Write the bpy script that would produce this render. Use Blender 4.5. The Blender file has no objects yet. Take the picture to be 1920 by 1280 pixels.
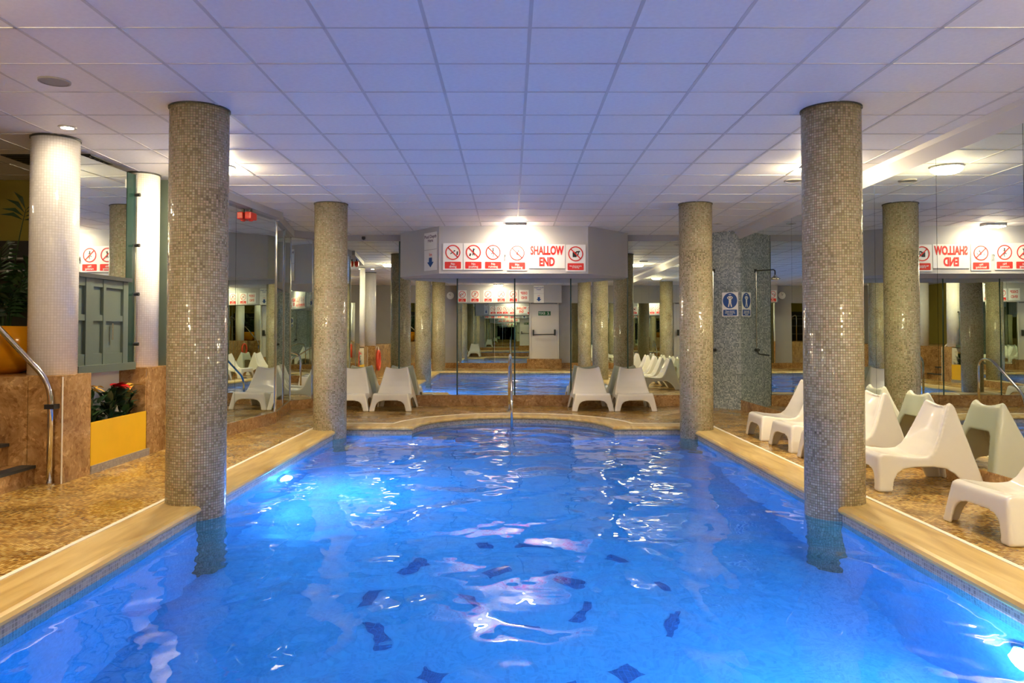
import bpy, bmesh, math, random
from mathutils import Vector, Matrix

random.seed(7)
S = bpy.context.scene
C = S.collection

# ------------------------------------------------------------------ camera
F_PX, CX, HORIZON = 1445.0, 957.0, 624.0
TILT = math.radians(1.45)
CAM_H = 1.32
cd = bpy.data.cameras.new('camera'); cam = bpy.data.objects.new('camera', cd); C.objects.link(cam)
cd.sensor_width = 36.0; cd.lens = 36.0 * F_PX / 1920.0
cam.location = (0, 0, CAM_H); cam.rotation_euler = (math.pi / 2 + TILT, 0, 0)
cd.shift_x = (960 - CX) / 1920.0
cd.shift_y = -(640 - (HORIZON - F_PX * math.tan(TILT))) / 1920.0
cd.clip_end = 200; cd.clip_start = 0.02
S.camera = cam
# ------------------------------------------------------------------ world, exposure
w = bpy.data.worlds.new('world'); S.world = w; w.use_nodes = True
w.node_tree.nodes['Background'].inputs[0].default_value = (0, 0, 0, 1)
w.node_tree.nodes['Background'].inputs[1].default_value = 0.0
vs = S.view_settings
vs.view_transform = 'Standard'; vs.look = 'None'; vs.gamma = 1.0; vs.use_curve_mapping = False
vs.exposure = 2.0
cy = S.cycles
cy.use_denoising = True
cy.max_bounces = 11; cy.diffuse_bounces = 4; cy.glossy_bounces = 8; cy.transmission_bounces = 8
cy.sample_clamp_indirect = 4.0; cy.sample_clamp_direct = 0.0
cy.caustics_reflective = True; cy.caustics_refractive = True
cy.blur_glossy = 0.3
cy.use_adaptive_sampling = True; cy.adaptive_threshold = 0.02
# light levels of the real lamps
P_BULK, P_SIGN, P_POOL, P_DOWN = 94.0, 60.0, 200.0, 62.0
WARM = (1.0, 0.80, 0.49)
WARM2 = (1.0, 0.82, 0.58)

# ------------------------------------------------------------------ dimensions (metres; x right, y into the room, z up from the deck)
HC = 3.10                        # ceiling
XM = 3.98                        # right mirror wall
YB = 14.0                        # back wall
YR = -0.9                        # rear wall behind the photographer
XL = -7.5
COLX = (-2.475, 2.553)
PXL, PXR, PY0, PY1 = -2.385, 2.515, 2.0, 10.9     # pool
RC, RR = 0.04, 1.43                               # roman end
WZ = -0.11                                        # water level
XP, ZP = -3.93, 0.935                             # pedestal face and height

# ------------------------------------------------------------------ node helpers
def new_mat(name):
    m = bpy.data.materials.new(name); m.use_nodes = True
    nt = m.node_tree
    return m, nt, nt.nodes['Principled BSDF']
def N(nt, t, **kw):
    n = nt.nodes.new(t)
    for k, v in kw.items():
        if k.startswith('i_'):
            n.inputs[k[2:].replace('_', ' ')].default_value = v
        else:
            setattr(n, k, v)
    return n
def L(nt, a, b): nt.links.new(a, b)
def ramp(nt, stops, fac, interp='LINEAR'):
    r = nt.nodes.new('ShaderNodeValToRGB'); r.color_ramp.interpolation = interp
    e = r.color_ramp.elements
    while len(e) < len(stops): e.new(0.5)
    for i, (p, c) in enumerate(stops):
        e[i].position = p; e[i].color = (c[0], c[1], c[2], 1)
    L(nt, fac, r.inputs[0]); return r.outputs[0]
def math_n(nt, op, a, b=None):
    n = nt.nodes.new('ShaderNodeMath'); n.operation = op
    for k, v in ((0, a), (1, b)):
        if v is None: continue
        if isinstance(v, (int, float)): n.inputs[k].default_value = v
        else: L(nt, v, n.inputs[k])
    return n.outputs[0]
def mixc(nt, fac, a, b, mode='MIX'):
    n = nt.nodes.new('ShaderNodeMix'); n.data_type = 'RGBA'; n.blend_type = mode
    for k, v in ((0, fac), (6, a), (7, b)):
        if isinstance(v, (int, float)): n.inputs[k].default_value = v
        elif isinstance(v, tuple): n.inputs[k].default_value = (v[0], v[1], v[2], 1)
        else: L(nt, v, n.inputs[k])
    return n.outputs[2]

MATS = {}
def plain(name, col, rough=0.5, metal=0.0, noise=0.0, scale=8.0, spec=None, bump=0.0):
    if name in MATS: return MATS[name]
    m, nt, b = new_mat(name)
    b.inputs['Roughness'].default_value = rough; b.inputs['Metallic'].default_value = metal
    if spec is not None: b.inputs['Specular IOR Level'].default_value = spec
    tc = N(nt, 'ShaderNodeTexCoord'); nz = N(nt, 'ShaderNodeTexNoise'); nz.inputs['Scale'].default_value = scale
    nz.inputs['Detail'].default_value = 4
    L(nt, tc.outputs['Object'], nz.inputs['Vector'])
    d = tuple(c * (1 - noise) for c in col)
    L(nt, ramp(nt, [(0.35, d), (0.65, col)], nz.outputs['Fac']), b.inputs['Base Color'])
    if bump:
        bp = N(nt, 'ShaderNodeBump'); bp.inputs['Strength'].default_value = bump; bp.inputs['Distance'].default_value = 0.01
        L(nt, nz.outputs['Fac'], bp.inputs['Height']); L(nt, bp.outputs[0], b.inputs['Normal'])
    MATS[name] = m; return m
def emit(name, col, strength):
    if name in MATS: return MATS[name]
    m, nt, b = new_mat(name)
    b.inputs['Base Color'].default_value = (*col, 1)
    b.inputs['Emission Color'].default_value = (*col, 1); b.inputs['Emission Strength'].default_value = strength
    MATS[name] = m; return m
def mosaic(name, size, stops, grout, rough=0.2, gw=0.07, tilt=0.05, bigscale=1.5, wet=False, stain=None, vary=0.75, broad=0.5):
    """little square glass tiles in UV metres, each with a colour and a slight tilt of its own"""
    m, nt, b = new_mat(name)
    uv = N(nt, 'ShaderNodeUVMap')
    sc = N(nt, 'ShaderNodeVectorMath', operation='SCALE'); sc.inputs['Scale'].default_value = 1.0 / size
    L(nt, uv.outputs[0], sc.inputs[0])
    fl = N(nt, 'ShaderNodeVectorMath', operation='FLOOR'); L(nt, sc.outputs[0], fl.inputs[0])
    fr = N(nt, 'ShaderNodeVectorMath', operation='FRACTION'); L(nt, sc.outputs[0], fr.inputs[0])
    wn = N(nt, 'ShaderNodeTexWhiteNoise', noise_dimensions='2D'); L(nt, fl.outputs[0], wn.inputs['Vector'])
    nz = N(nt, 'ShaderNodeTexNoise'); nz.inputs['Scale'].default_value = bigscale; nz.inputs['Detail'].default_value = 3
    tc = N(nt, 'ShaderNodeTexCoord'); L(nt, tc.outputs['Object'], nz.inputs['Vector'])
    f = math_n(nt, 'ADD', math_n(nt, 'MULTIPLY', wn.outputs['Value'], vary), math_n(nt, 'MULTIPLY', math_n(nt, 'SUBTRACT', nz.outputs['Fac'], 0.25), broad))
    col = ramp(nt, stops, f)
    sx = N(nt, 'ShaderNodeSeparateXYZ'); L(nt, fr.outputs[0], sx.inputs[0])
    dx = math_n(nt, 'ABSOLUTE', math_n(nt, 'SUBTRACT', sx.outputs[0], 0.5))
    dy = math_n(nt, 'ABSOLUTE', math_n(nt, 'SUBTRACT', sx.outputs[1], 0.5))
    g = math_n(nt, 'GREATER_THAN', math_n(nt, 'MAXIMUM', dx, dy), 0.5 - gw)
    out = mixc(nt, g, col, grout)
    if stain:
        st = N(nt, 'ShaderNodeTexNoise'); st.inputs['Scale'].default_value = stain[1]; st.inputs['Detail'].default_value = 6
        L(nt, tc.outputs['Object'], st.inputs['Vector'])
        out = mixc(nt, ramp(nt, [(0.46, (0, 0, 0)), (0.70, (1, 1, 1))], st.outputs['Fac']), out, mixc(nt, 0.55, out, stain[0]))
    L(nt, out, b.inputs['Base Color'])
    rr = math_n(nt, 'ADD', math_n(nt, 'MULTIPLY', g, 0.45), rough)
    if wet:
        ws = N(nt, 'ShaderNodeTexNoise'); ws.inputs['Scale'].default_value = 1.3; ws.inputs['Detail'].default_value = 5
        L(nt, tc.outputs['Object'], ws.inputs['Vector'])
        rr = math_n(nt, 'ADD', math_n(nt, 'MULTIPLY', g, 0.12), ramp(nt, [(0.38, (0.1,) * 3), (0.62, (0.38,) * 3)], ws.outputs['Fac']))
    L(nt, rr, b.inputs['Roughness'])
    # tile tilt
    ge = N(nt, 'ShaderNodeNewGeometry')
    sb = N(nt, 'ShaderNodeVectorMath', operation='SUBTRACT'); L(nt, wn.outputs['Color'], sb.inputs[0]); sb.inputs[1].default_value = (0.5, 0.5, 0.5)
    s2 = N(nt, 'ShaderNodeVectorMath', operation='SCALE'); L(nt, sb.outputs[0], s2.inputs[0]); s2.inputs['Scale'].default_value = tilt * 2
    ad = N(nt, 'ShaderNodeVectorMath', operation='ADD'); L(nt, ge.outputs['Normal'], ad.inputs[0]); L(nt, s2.outputs[0], ad.inputs[1])
    nm = N(nt, 'ShaderNodeVectorMath', operation='NORMALIZE'); L(nt, ad.outputs[0], nm.inputs[0])
    bp = N(nt, 'ShaderNodeBump', invert=True); bp.inputs['Strength'].default_value = 0.5; bp.inputs['Distance'].default_value = 0.002
    L(nt, g, bp.inputs['Height']); L(nt, nm.outputs[0], bp.inputs['Normal']); L(nt, bp.outputs[0], b.inputs['Normal'])
    MATS[name] = m; return m

M_COL = mosaic('column_mosaic', 0.020, [(0.0, (0.13, 0.105, 0.06)), (0.25, (0.30, 0.255, 0.14)), (0.45, (0.40, 0.365, 0.215)), (0.6, (0.48, 0.36, 0.24)), (0.75, (0.44, 0.41, 0.265)), (1.0, (0.68, 0.60, 0.41))], (0.17, 0.13, 0.08), 0.13, 0.10, 0.06, bigscale=2.2, vary=0.62, broad=0.9)
M_WCOL = mosaic('white_mosaic', 0.024, [(0.0, (0.84, 0.82, 0.78)), (1.0, (0.92, 0.90, 0.86))], (0.66, 0.63, 0.57), 0.16, 0.06, 0.03)
M_DIAG = mosaic('grey_blue_mosaic', 0.022, [(0.0, (0.10, 0.13, 0.14)), (0.4, (0.24, 0.29, 0.30)), (0.7, (0.40, 0.45, 0.45)), (1.0, (0.66, 0.70, 0.66))], (0.25, 0.28, 0.28), 0.25, 0.08, 0.03)
M_BAND = mosaic('waterline_mosaic', 0.024, [(0.0, (0.20, 0.19, 0.19)), (1.0, (0.50, 0.46, 0.42))], (0.42, 0.40, 0.38), 0.2, 0.09, 0.02)
M_POOL = mosaic('pool_mosaic', 0.024, [(0.0, (0.25, 0.37, 0.61)), (1.0, (0.40, 0.53, 0.78))], (0.38, 0.50, 0.75), 0.3, 0.06, 0.0)
M_DECK = mosaic('deck_mosaic', 0.026, [(0.0, (0.15, 0.065, 0.010)), (0.35, (0.39, 0.21, 0.040)), (0.7, (0.60, 0.37, 0.085)), (1.0, (0.80, 0.59, 0.21))], (0.22, 0.12, 0.04), 0.25, 0.09, 0.02, bigscale=3.0, wet=True, stain=((0.10, 0.045, 0.012), 3.4), vary=0.9, broad=0.6)
M_MOTIF = mosaic('motif_mosaic', 0.024, [(0.0, (0.03, 0.07, 0.24)), (1.0, (0.10, 0.17, 0.42))], (0.12, 0.28, 0.6), 0.3, 0.05, 0.0)
M_PLINTH = mosaic('plinth_mosaic', 0.022, [(0.0, (0.22, 0.19, 0.18)), (1.0, (0.42, 0.37, 0.34))], (0.3, 0.27, 0.25), 0.3, 0.09, 0.01)

def marble():
    m, nt, b = new_mat('brown_marble')
    tc = N(nt, 'ShaderNodeTexCoord')
    n1 = N(nt, 'ShaderNodeTexNoise'); n1.inputs['Scale'].default_value = 4.5; n1.inputs['Detail'].default_value = 12; n1.inputs['Roughness'].default_value = 0.65; n1.inputs['Distortion'].default_value = 0.8
    L(nt, tc.outputs['Object'], n1.inputs['Vector'])
    v = N(nt, 'ShaderNodeTexVoronoi'); v.inputs['Scale'].default_value = 34; v.inputs['Randomness'].default_value = 1
    mx = N(nt, 'ShaderNodeVectorMath', operation='ADD'); L(nt, tc.outputs['Object'], mx.inputs[0])
    s = N(nt, 'ShaderNodeVectorMath', operation='SCALE'); s.inputs['Scale'].default_value = 0.25; L(nt, n1.outputs['Color'], s.inputs[0]); L(nt, s.outputs[0], mx.inputs[1])
    L(nt, mx.outputs[0], v.inputs['Vector'])
    base = ramp(nt, [(0.25, (0.20, 0.095, 0.035)), (0.45, (0.36, 0.20, 0.08)), (0.6, (0.46, 0.27, 0.11)), (0.78, (0.62, 0.43, 0.22))], n1.outputs['Fac'])
    cell = ramp(nt, [(0.0, (0.62, 0.52, 0.42)), (0.3, (0.95, 0.92, 0.9)), (0.8, (1.05, 1.05, 1.0)), (1.0, (1.5, 1.55, 1.6))], N(nt, 'ShaderNodeSeparateColor').outputs[0])
    sp = [n for n in nt.nodes if n.bl_idname == 'ShaderNodeSeparateColor'][0]; L(nt, v.outputs['Color'], sp.inputs[0])
    L(nt, mixc(nt, 0.8, base, cell, 'MULTIPLY'), b.inputs['Base Color'])
    b.inputs['Roughness'].default_value = 0.22
    return m
M_MARBLE = marble()
def stone():
    m, nt, b = new_mat('coping_stone')
    tc = N(nt, 'ShaderNodeTexCoord')
    mp = N(nt, 'ShaderNodeMapping'); mp.inputs['Scale'].default_value = (5, 0.7, 5); L(nt, tc.outputs['Object'], mp.inputs[0])
    n1 = N(nt, 'ShaderNodeTexNoise'); n1.inputs['Scale'].default_value = 1.8; n1.inputs['Detail'].default_value = 7; n1.inputs['Distortion'].default_value = 0.8
    L(nt, mp.outputs[0], n1.inputs['Vector'])
    L(nt, ramp(nt, [(0.3, (0.45, 0.28, 0.085)), (0.5, (0.60, 0.42, 0.15)), (0.7, (0.72, 0.54, 0.23))], n1.outputs['Fac']), b.inputs['Base Color'])
    b.inputs['Roughness'].default_value = 0.35
    return m
M_STONE = stone()
def mirror(name='mirror_glass', col=(0.76, 0.82, 0.75)):
    m, nt, b = new_mat(name)
    b.inputs['Base Color'].default_value = (*col, 1); b.inputs['Metallic'].default_value = 1; b.inputs['Roughness'].default_value = 0.0
    tc = N(nt, 'ShaderNodeTexCoord'); nz = N(nt, 'ShaderNodeTexNoise'); nz.inputs['Scale'].default_value = 0.9; nz.inputs['Detail'].default_value = 1
    L(nt, tc.outputs['Object'], nz.inputs['Vector'])
    bp = N(nt, 'ShaderNodeBump'); bp.inputs['Strength'].default_value = 0.05; bp.inputs['Distance'].default_value = 0.01
    L(nt, nz.outputs['Fac'], bp.inputs['Height']); L(nt, bp.outputs[0], b.inputs['Normal'])
    return m
M_MIRROR = mirror()
def water():
    m, nt, b = new_mat('water_surface')
    nt.nodes.remove(b)
    rf = N(nt, 'ShaderNodeBsdfRefraction'); rf.inputs['IOR'].default_value = 1.33; rf.inputs['Roughness'].default_value = 0.0
    rf.inputs['Color'].default_value = (0.12, 0.62, 0.91, 1)      # what a metre of pool water swallows
    gl = N(nt, 'ShaderNodeBsdfGlossy'); gl.inputs['Roughness'].default_value = 0.0; gl.inputs['Color'].default_value = (1, 1, 1, 1)
    fr = N(nt, 'ShaderNodeFresnel'); fr.inputs['IOR'].default_value = 1.33
    g = N(nt, 'ShaderNodeMixShader'); L(nt, fr.outputs[0], g.inputs[0]); L(nt, rf.outputs[0], g.inputs[1]); L(nt, gl.outputs[0], g.inputs[2])
    tc = N(nt, 'ShaderNodeTexCoord')
    mp = N(nt, 'ShaderNodeMapping'); mp.inputs['Scale'].default_value = (1.0, 0.85, 1.0); L(nt, tc.outputs['Object'], mp.inputs[0])
    a = N(nt, 'ShaderNodeTexNoise'); a.inputs['Scale'].default_value = 1.25; a.inputs['Detail'].default_value = 1.5; a.inputs['Roughness'].default_value = 0.35; a.inputs['Distortion'].default_value = 0.6
    c = N(nt, 'ShaderNodeTexNoise'); c.inputs['Scale'].default_value = 5.5; c.inputs['Detail'].default_value = 1.0
    L(nt, mp.outputs[0], a.inputs['Vector']); L(nt, mp.outputs[0], c.inputs['Vector'])
    h = math_n(nt, 'ADD', a.outputs['Fac'], math_n(nt, 'MULTIPLY', c.outputs['Fac'], 0.10))
    bp = N(nt, 'ShaderNodeBump'); bp.inputs['Strength'].default_value = 1.0; bp.inputs['Distance'].default_value = 0.075
    L(nt, h, bp.inputs['Height'])
    for q in (rf, gl, fr): L(nt, bp.outputs[0], q.inputs['Normal'])
    L(nt, g.outputs[0], nt.nodes['Material Output'].inputs['Surface'])
    return m
M_WATER = water()
M_TILE = plain('ceiling_tile_white', (0.80, 0.79, 0.79), 0.55, noise=0.05, scale=30, bump=0.05)
M_GRID = plain('ceiling_grid_metal', (0.55, 0.54, 0.54), 0.45)
M_VOID = plain('plenum_concrete', (0.35, 0.34, 0.33), 0.9)
M_GREY = plain('grey_paint', (0.36, 0.35, 0.36), 0.6, noise=0.06, scale=2)
M_WHITEWALL = plain('white_paint', (0.74, 0.71, 0.66), 0.6, noise=0.05, scale=2)
M_FASCIA = plain('fascia_paint', (0.50, 0.485, 0.475), 0.6, noise=0.04, scale=2)
M_CHROME = plain('chrome', (0.80, 0.79, 0.77), 0.12, 1.0)
M_BLACK = plain('black_plastic', (0.02, 0.02, 0.022), 0.4)
M_PLASTIC = plain('white_plastic', (0.82, 0.78, 0.70), 0.13, noise=0.02)
M_BOARD = plain('sign_white', (0.84, 0.83, 0.80), 0.4)
M_RED = plain('sign_red', (0.70, 0.03, 0.025), 0.4)
M_BLUE = plain('sign_blue', (0.01, 0.07, 0.30), 0.4)
M_YELLOW = plain('yellow_panel', (0.88, 0.50, 0.010), 0.4, noise=0.1, scale=2.5)
M_YWALL = plain('yellow_wall', (0.34, 0.28, 0.045), 0.7, noise=0.12, scale=1.5)
M_GREEN = plain('grey_green_paint', (0.095, 0.125, 0.105), 0.4, noise=0.08, scale=3)
M_SEAM = plain('mirror_seam', (0.02, 0.07, 0.055), 0.3)
M_GROUT = plain('white_grout', (0.86, 0.80, 0.68), 0.6)
M_NOSING = plain('dark_nosing', (0.035, 0.04, 0.042), 0.5)

# ------------------------------------------------------------------ mesh helpers
def boxuv(me):
    if me.uv_layers: return
    uv = me.uv_layers.new(name='UVMap').data
    for p in me.polygons:
        n = p.normal; ax = max(range(3), key=lambda i: abs(n[i]))
        for li in p.loop_indices:
            v = me.vertices[me.loops[li].vertex_index].co
            if ax == 2: uv[li].uv = (v.x, v.y)
            elif ax == 0: uv[li].uv = (v.y, v.z)
            else:
                uv[li].uv = (v.x, v.z)
def link(name, me, mat, parent=None, smooth=False):
    o = bpy.data.objects.new(name, me); C.objects.link(o)
    if mat is not None and not me.materials: me.materials.append(mat)
    if parent is not None: o.parent = parent
    if smooth:
        for p in me.polygons: p.use_smooth = True
    return o
def obj(name, bm, mat, parent=None, smooth=False):
    bmesh.ops.recalc_face_normals(bm, faces=bm.faces)
    me = bpy.data.meshes.new(name); bm.to_mesh(me); bm.free(); boxuv(me)
    return link(name, me, mat, parent, smooth)
def box(bm, x0, x1, y0, y1, z0, z1, bev=0.0):
    r = bmesh.ops.create_cube(bm, size=1.0)
    for v in r['verts']:
        v.co = Vector(((x0 + x1) / 2 + v.co.x * (x1 - x0), (y0 + y1) / 2 + v.co.y * (y1 - y0), (z0 + z1) / 2 + v.co.z * (z1 - z0)))
    if bev:
        es = list({e for v in r['verts'] for e in v.link_edges})
        bmesh.ops.bevel(bm, geom=es, offset=bev, segments=2, affect='EDGES', profile=0.5)
    return bm
def bx(name, x0, x1, y0, y1, z0, z1, mat, parent=None, bev=0.0):
    return obj(name, box(bmesh.new(), x0, x1, y0, y1, z0, z1, bev), mat, parent)
def prism(bm, pts, z0, z1):
    lo = [bm.verts.new((x, y, z0)) for x, y in pts]; hi = [bm.verts.new((x, y, z1)) for x, y in pts]
    bm.faces.new(lo); bm.faces.new(hi)
    n = len(pts)
    for i in range(n): bm.faces.new((lo[i], lo[(i + 1) % n], hi[(i + 1) % n], hi[i]))
    return bm
def seg(A, B, z0, z1, t):
    """upright slab on the plan line A-B, thickness t to its left"""
    d = Vector((B[0] - A[0], B[1] - A[1])); n = Vector((-d.y, d.x)).normalized() * t
    return prism(bmesh.new(), [A, B, (B[0] + n.x, B[1] + n.y), (A[0] + n.x, A[1] + n.y)], z0, z1)
def lathe(bm, prof, seg_n=32, cx=0, cy=0, caps=True):
    rings = []
    for r, z in prof:
        rings.append([bm.verts.new((cx + r * math.cos(2 * math.pi * i / seg_n), cy + r * math.sin(2 * math.pi * i / seg_n), z)) for i in range(seg_n)])
    for a, b in zip(rings, rings[1:]):
        for i in range(seg_n):
            bm.faces.new((a[i], a[(i + 1) % seg_n], b[(i + 1) % seg_n], b[i]))
    if caps:
        bm.faces.new(rings[0]); bm.faces.new(rings[-1])
    return bm
def tube(bm, pts, r, n=10):
    pts = [Vector(p) for p in pts]; rings = []
    up = Vector((0.13, 0.21, 0.97))
    for i, p in enumerate(pts):
        t = (pts[min(i + 1, len(pts) - 1)] - pts[max(i - 1, 0)]).normalized()
        a = t.cross(up)
        if a.length < 1e-3: a = t.cross(Vector((1, 0, 0)))
        a.normalize(); b = t.cross(a)
        rr = r[i] if isinstance(r, (list, tuple)) else r
        rings.append([bm.verts.new(p + (a * math.cos(2 * math.pi * k / n) + b * math.sin(2 * math.pi * k / n)) * rr) for k in range(n)])
    for a, b in zip(rings, rings[1:]):
        for k in range(n): bm.faces.new((a[k], a[(k + 1) % n], b[(k + 1) % n], b[k]))
    bm.faces.new(rings[0]); bm.faces.new(rings[-1])
    return bm
def smooth_path(pts, n=6, rad=0.1):
    """round the corners of a polyline"""
    P = [Vector(p) for p in pts]; out = [P[0]]
    for a, b, c in zip(P, P[1:], P[2:]):
        r = min(rad, (a - b).length * 0.45, (c - b).length * 0.45)
        p0 = b + (a - b).normalized() * r; p1 = b + (c - b).normalized() * r
        for k in range(n + 1):
            t = k / n; out.append((1 - t) ** 2 * p0 + 2 * t * (1 - t) * b + t * t * p1)
    out.append(P[-1]); return out
def tag(o, label, cat, group=None):
    o['label'] = label; o['category'] = cat
    if group: o['group'] = group
    return o
def thing(name, label, cat, loc=(0, 0, 0), rz=0.0, group=None):
    o = bpy.data.objects.new(name, None); C.objects.link(o); o.location = loc; o.rotation_euler = (0, 0, rz)
    o.empty_display_size = 0.1
    return tag(o, label, cat, group)
def struct(o, label=None, cat=None):
    o['kind'] = 'structure'
    if label: o['label'] = label
    if cat: o['category'] = cat
    return o
def copy_tree(o, parent=None):
    c = o.copy(); C.objects.link(c)
    if parent is not None: c.parent = parent
    for ch in list(o.children): copy_tree(ch, c)
    return c
def lerp2(A, B, t): return (A[0] + (B[0] - A[0]) * t, A[1] + (B[1] - A[1]) * t)

# ------------------------------------------------------------------ pool outline
def pool_outline(off=0.0):
    """counter-clockwise, offset outwards by off"""
    pts = [(PXL - off, PY0 - off), (PXR + off, PY0 - off), (PXR + off, PY1 + off)]
    r = RR + off
    a0 = math.asin(min(1, off / r))
    for k in range(41):
        a = a0 + (math.pi - 2 * a0) * k / 40
        pts.append((RC + r * math.cos(a), PY1 + r * math.sin(a)))
    pts.append((PXL - off, PY1 + off))
    return pts
def fill(bm, loops, z):
    es = []
    for lp in loops:
        vs_ = [bm.verts.new((x, y, z)) for x, y in lp]
        for i in range(len(vs_)): es.append(bm.edges.new((vs_[i], vs_[(i + 1) % len(vs_)])))
    bmesh.ops.triangle_fill(bm, use_beauty=True, use_dissolve=False, edges=es)
    for f in bm.faces:
        f.normal_update()
        if f.normal.z < 0: f.normal_flip()
    return bm
def ribbon(bm, prof, closed=True):
    """sweep (offset, z) profile round the pool outline"""
    loops = [[bm.verts.new((x, y, z)) for x, y in pool_outline(o)] for o, z in prof]
    n = len(loops[0])
    for a, b in zip(loops, loops[1:]):
        for i in range(n): bm.faces.new((a[i], a[(i + 1) % n], b[(i + 1) % n], b[i]))
    return bm

# left-hand wall line on plan (mirrors), front to back
LM0, LM1 = (-3.75, 8.83), (-3.463, 11.37)
LD0, LD1 = (-3.80, 13.30), (-3.21, YB)
RD0, RD1 = (3.21, YB), (XM, 13.28)

# ------------------------------------------------------------------ floor, coping, pool shell
COPW = 0.345
bm = bmesh.new()
fill(bm, [[(XP - 0.3, YR), (XM + 0.05, YR), (XM + 0.05, YB + 0.05), (XP - 0.3, YB + 0.05)], pool_outline(COPW)], 0.0)
struct(obj('floor', bm, M_DECK), 'wet brown and gold mosaic pool deck', 'floor')
trim = struct(obj('trim_1', ribbon(bmesh.new(), [(0.02, -0.05), (-0.015, -0.05), (-0.028, -0.035), (-0.028, -0.02), (-0.015, -0.002), (0.01, 0.006), (COPW - 0.02, 0.006)]), M_STONE), 'sandy stone coping round the pool', 'coping')
obj('edge_strip', ribbon(bmesh.new(), [(COPW - 0.026, 0.0), (COPW - 0.024, 0.011), (COPW + 0.010, 0.011), (COPW + 0.012, 0.0)]), M_GROUT, trim)
def floor_z(y): return -1.75 + (y - PY0) / (PY1 - PY0) * 0.65
pool = thing('swimming_pool', 'sunken swimming pool lined with blue mosaic and a rounded far end', 'swimming pool', (0, 6, -1.8))
pool_off = Vector((0, -6, 1.8))
def padd(name, bm, mat, **k):
    o = obj(name, bm, mat, pool, **k); o.location = pool_off; return o
padd('waterline_band', ribbon(bmesh.new(), [(0.0, -0.05), (0.0, -0.24)]), M_BAND)
bm = bmesh.new()
a = [bm.verts.new((x, y, -0.24)) for x, y in pool_outline()]; b_ = [bm.verts.new((x, y, -1.8)) for x, y in pool_outline()]
for i in range(len(a)): bm.faces.new((a[i], a[(i + 1) % len(a)], b_[(i + 1) % len(a)], b_[i]))
padd('basin_wall', bm, M_POOL)
bm = fill(bmesh.new(), [pool_outline()], 0)
for v in bm.verts: v.co.z = floor_z(min(v.co.y, PY1))
padd('basin_floor', bm, M_POOL)
# steps of the rounded end
for k in range(3):
    ro, ri, z = RR - 0.002, RR - 0.30 * (k + 1), -0.34 - 0.25 * k
    pts = [(RC + ro * math.cos(math.pi * i / 24), PY1 + 0.01 + ro * math.sin(math.pi * i / 24)) for i in range(25)]
    pts += [(RC + ri * math.cos(math.pi * i / 24), PY1 + 0.01 + ri * math.sin(math.pi * i / 24)) for i in range(24, -1, -1)]
    padd('pool_step', prism(bmesh.new(), pts, z - 0.25, z), M_POOL)
# motif laid in the pool floor
mot = []
def arc_piece(cx_, cy_, r0, r1, a0, a1, n=8):
    pts = [(cx_ + r1 * math.cos(a0 + (a1 - a0) * i / n), cy_ + r1 * math.sin(a0 + (a1 - a0) * i / n)) for i in range(n + 1)]
    pts += [(cx_ + r0 * math.cos(a0 + (a1 - a0) * i / n), cy_ + r0 * math.sin(a0 + (a1 - a0) * i / n)) for i in range(n, -1, -1)]
    return pts
for k in range(11):
    a0 = 2 * math.pi * k / 11 + 0.1
    mot.append(arc_piece(0.08, 5.55, 1.02, 1.09 + 0.06 * (k % 2), a0, a0 + 0.14 + 0.1 * (k % 3)))
for k in range(5):
    a0 = 2 * math.pi * k / 5 + 0.5
    mot.append(arc_piece(0.12, 5.6, 0.36, 0.45, a0, a0 + 0.6))
for pts in mot:
    bm = bmesh.new()
    prism(bm, pts, 0, 0.004)
    for v in bm.verts: v.co.z += floor_z(v.co.y)
    padd('floor_motif', bm, M_MOTIF)
# underwater lamps
def pool_lamp(x, y, side, label):
    t = thing('pool_light', label, 'pool light', (x, y, -0.52), 0)
    bm = bmesh.new(); lathe(bm, [(0.15, 0.0), (0.15, 0.02), (0.125, 0.03), (0.125, 0.0)], 28, caps=False)
    R_ = Matrix.Rotation(math.pi / 2 * side, 4, 'Y')
    bmesh.ops.transform(bm, matrix=R_, verts=bm.verts); obj('rim', bm, M_CHROME, t, smooth=False)
    bm = bmesh.new(); lathe(bm, [(0.115, 0.004), (0.105, 0.05), (0.075, 0.085), (0.03, 0.10)], 24)
    bmesh.ops.transform(bm, matrix=R_, verts=bm.verts); obj('lens', bm, emit('pool_lamp_glow', (0.44, 0.60, 1.0), P_POOL), t)
pool_lamp(PXL, 8.05, 1, 'glowing round underwater light in the pool wall opposite the reclining chairs')
pool_lamp(PXR, 3.75, -1, 'glowing round underwater light in the pool wall below the reclining chairs')
bm = bmesh.new(); fill(bm, [pool_outline(-0.001)], 0)
wo = obj('pool_water', bm, M_WATER); wo.location = (0, 0, WZ)
tag(wo, 'clear rippling blue water filling the swimming pool', 'water'); wo['kind'] = 'stuff'

# ------------------------------------------------------------------ ceiling
ceil = struct(bx('ceiling', XL, XM + 0.1, YR - 0.05, YB + 0.1, HC + 0.20, HC + 0.24, M_VOID), 'suspended ceiling of white square tiles', 'ceiling')
GX, GY, GS = 0.114, 0.252, 0.6
tile_me = None
cells = []
for i in range(-14, 8):
    for j in range(-3, 24):
        x0, x1 = max(GX + i * GS, XL), min(GX + (i + 1) * GS, XM); y0, y1 = max(GY + j * GS, YR), min(GY + (j + 1) * GS, YB)
        if x1 - x0 < 0.05 or y1 - y0 < 0.05: continue
        cx_, cy_ = (x0 + x1) / 2, (y0 + y1) / 2
        if cy_ > 9.0 and cx_ < -4.3: continue
        vis = cy_ > 3.6 and abs(cx_) < 0.68 * cy_ + 0.3
        cells.append((0 if vis else 1, cy_ if vis else abs(cx_) + abs(cy_), x0, x1, y0, y1))
cells.sort()
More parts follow.
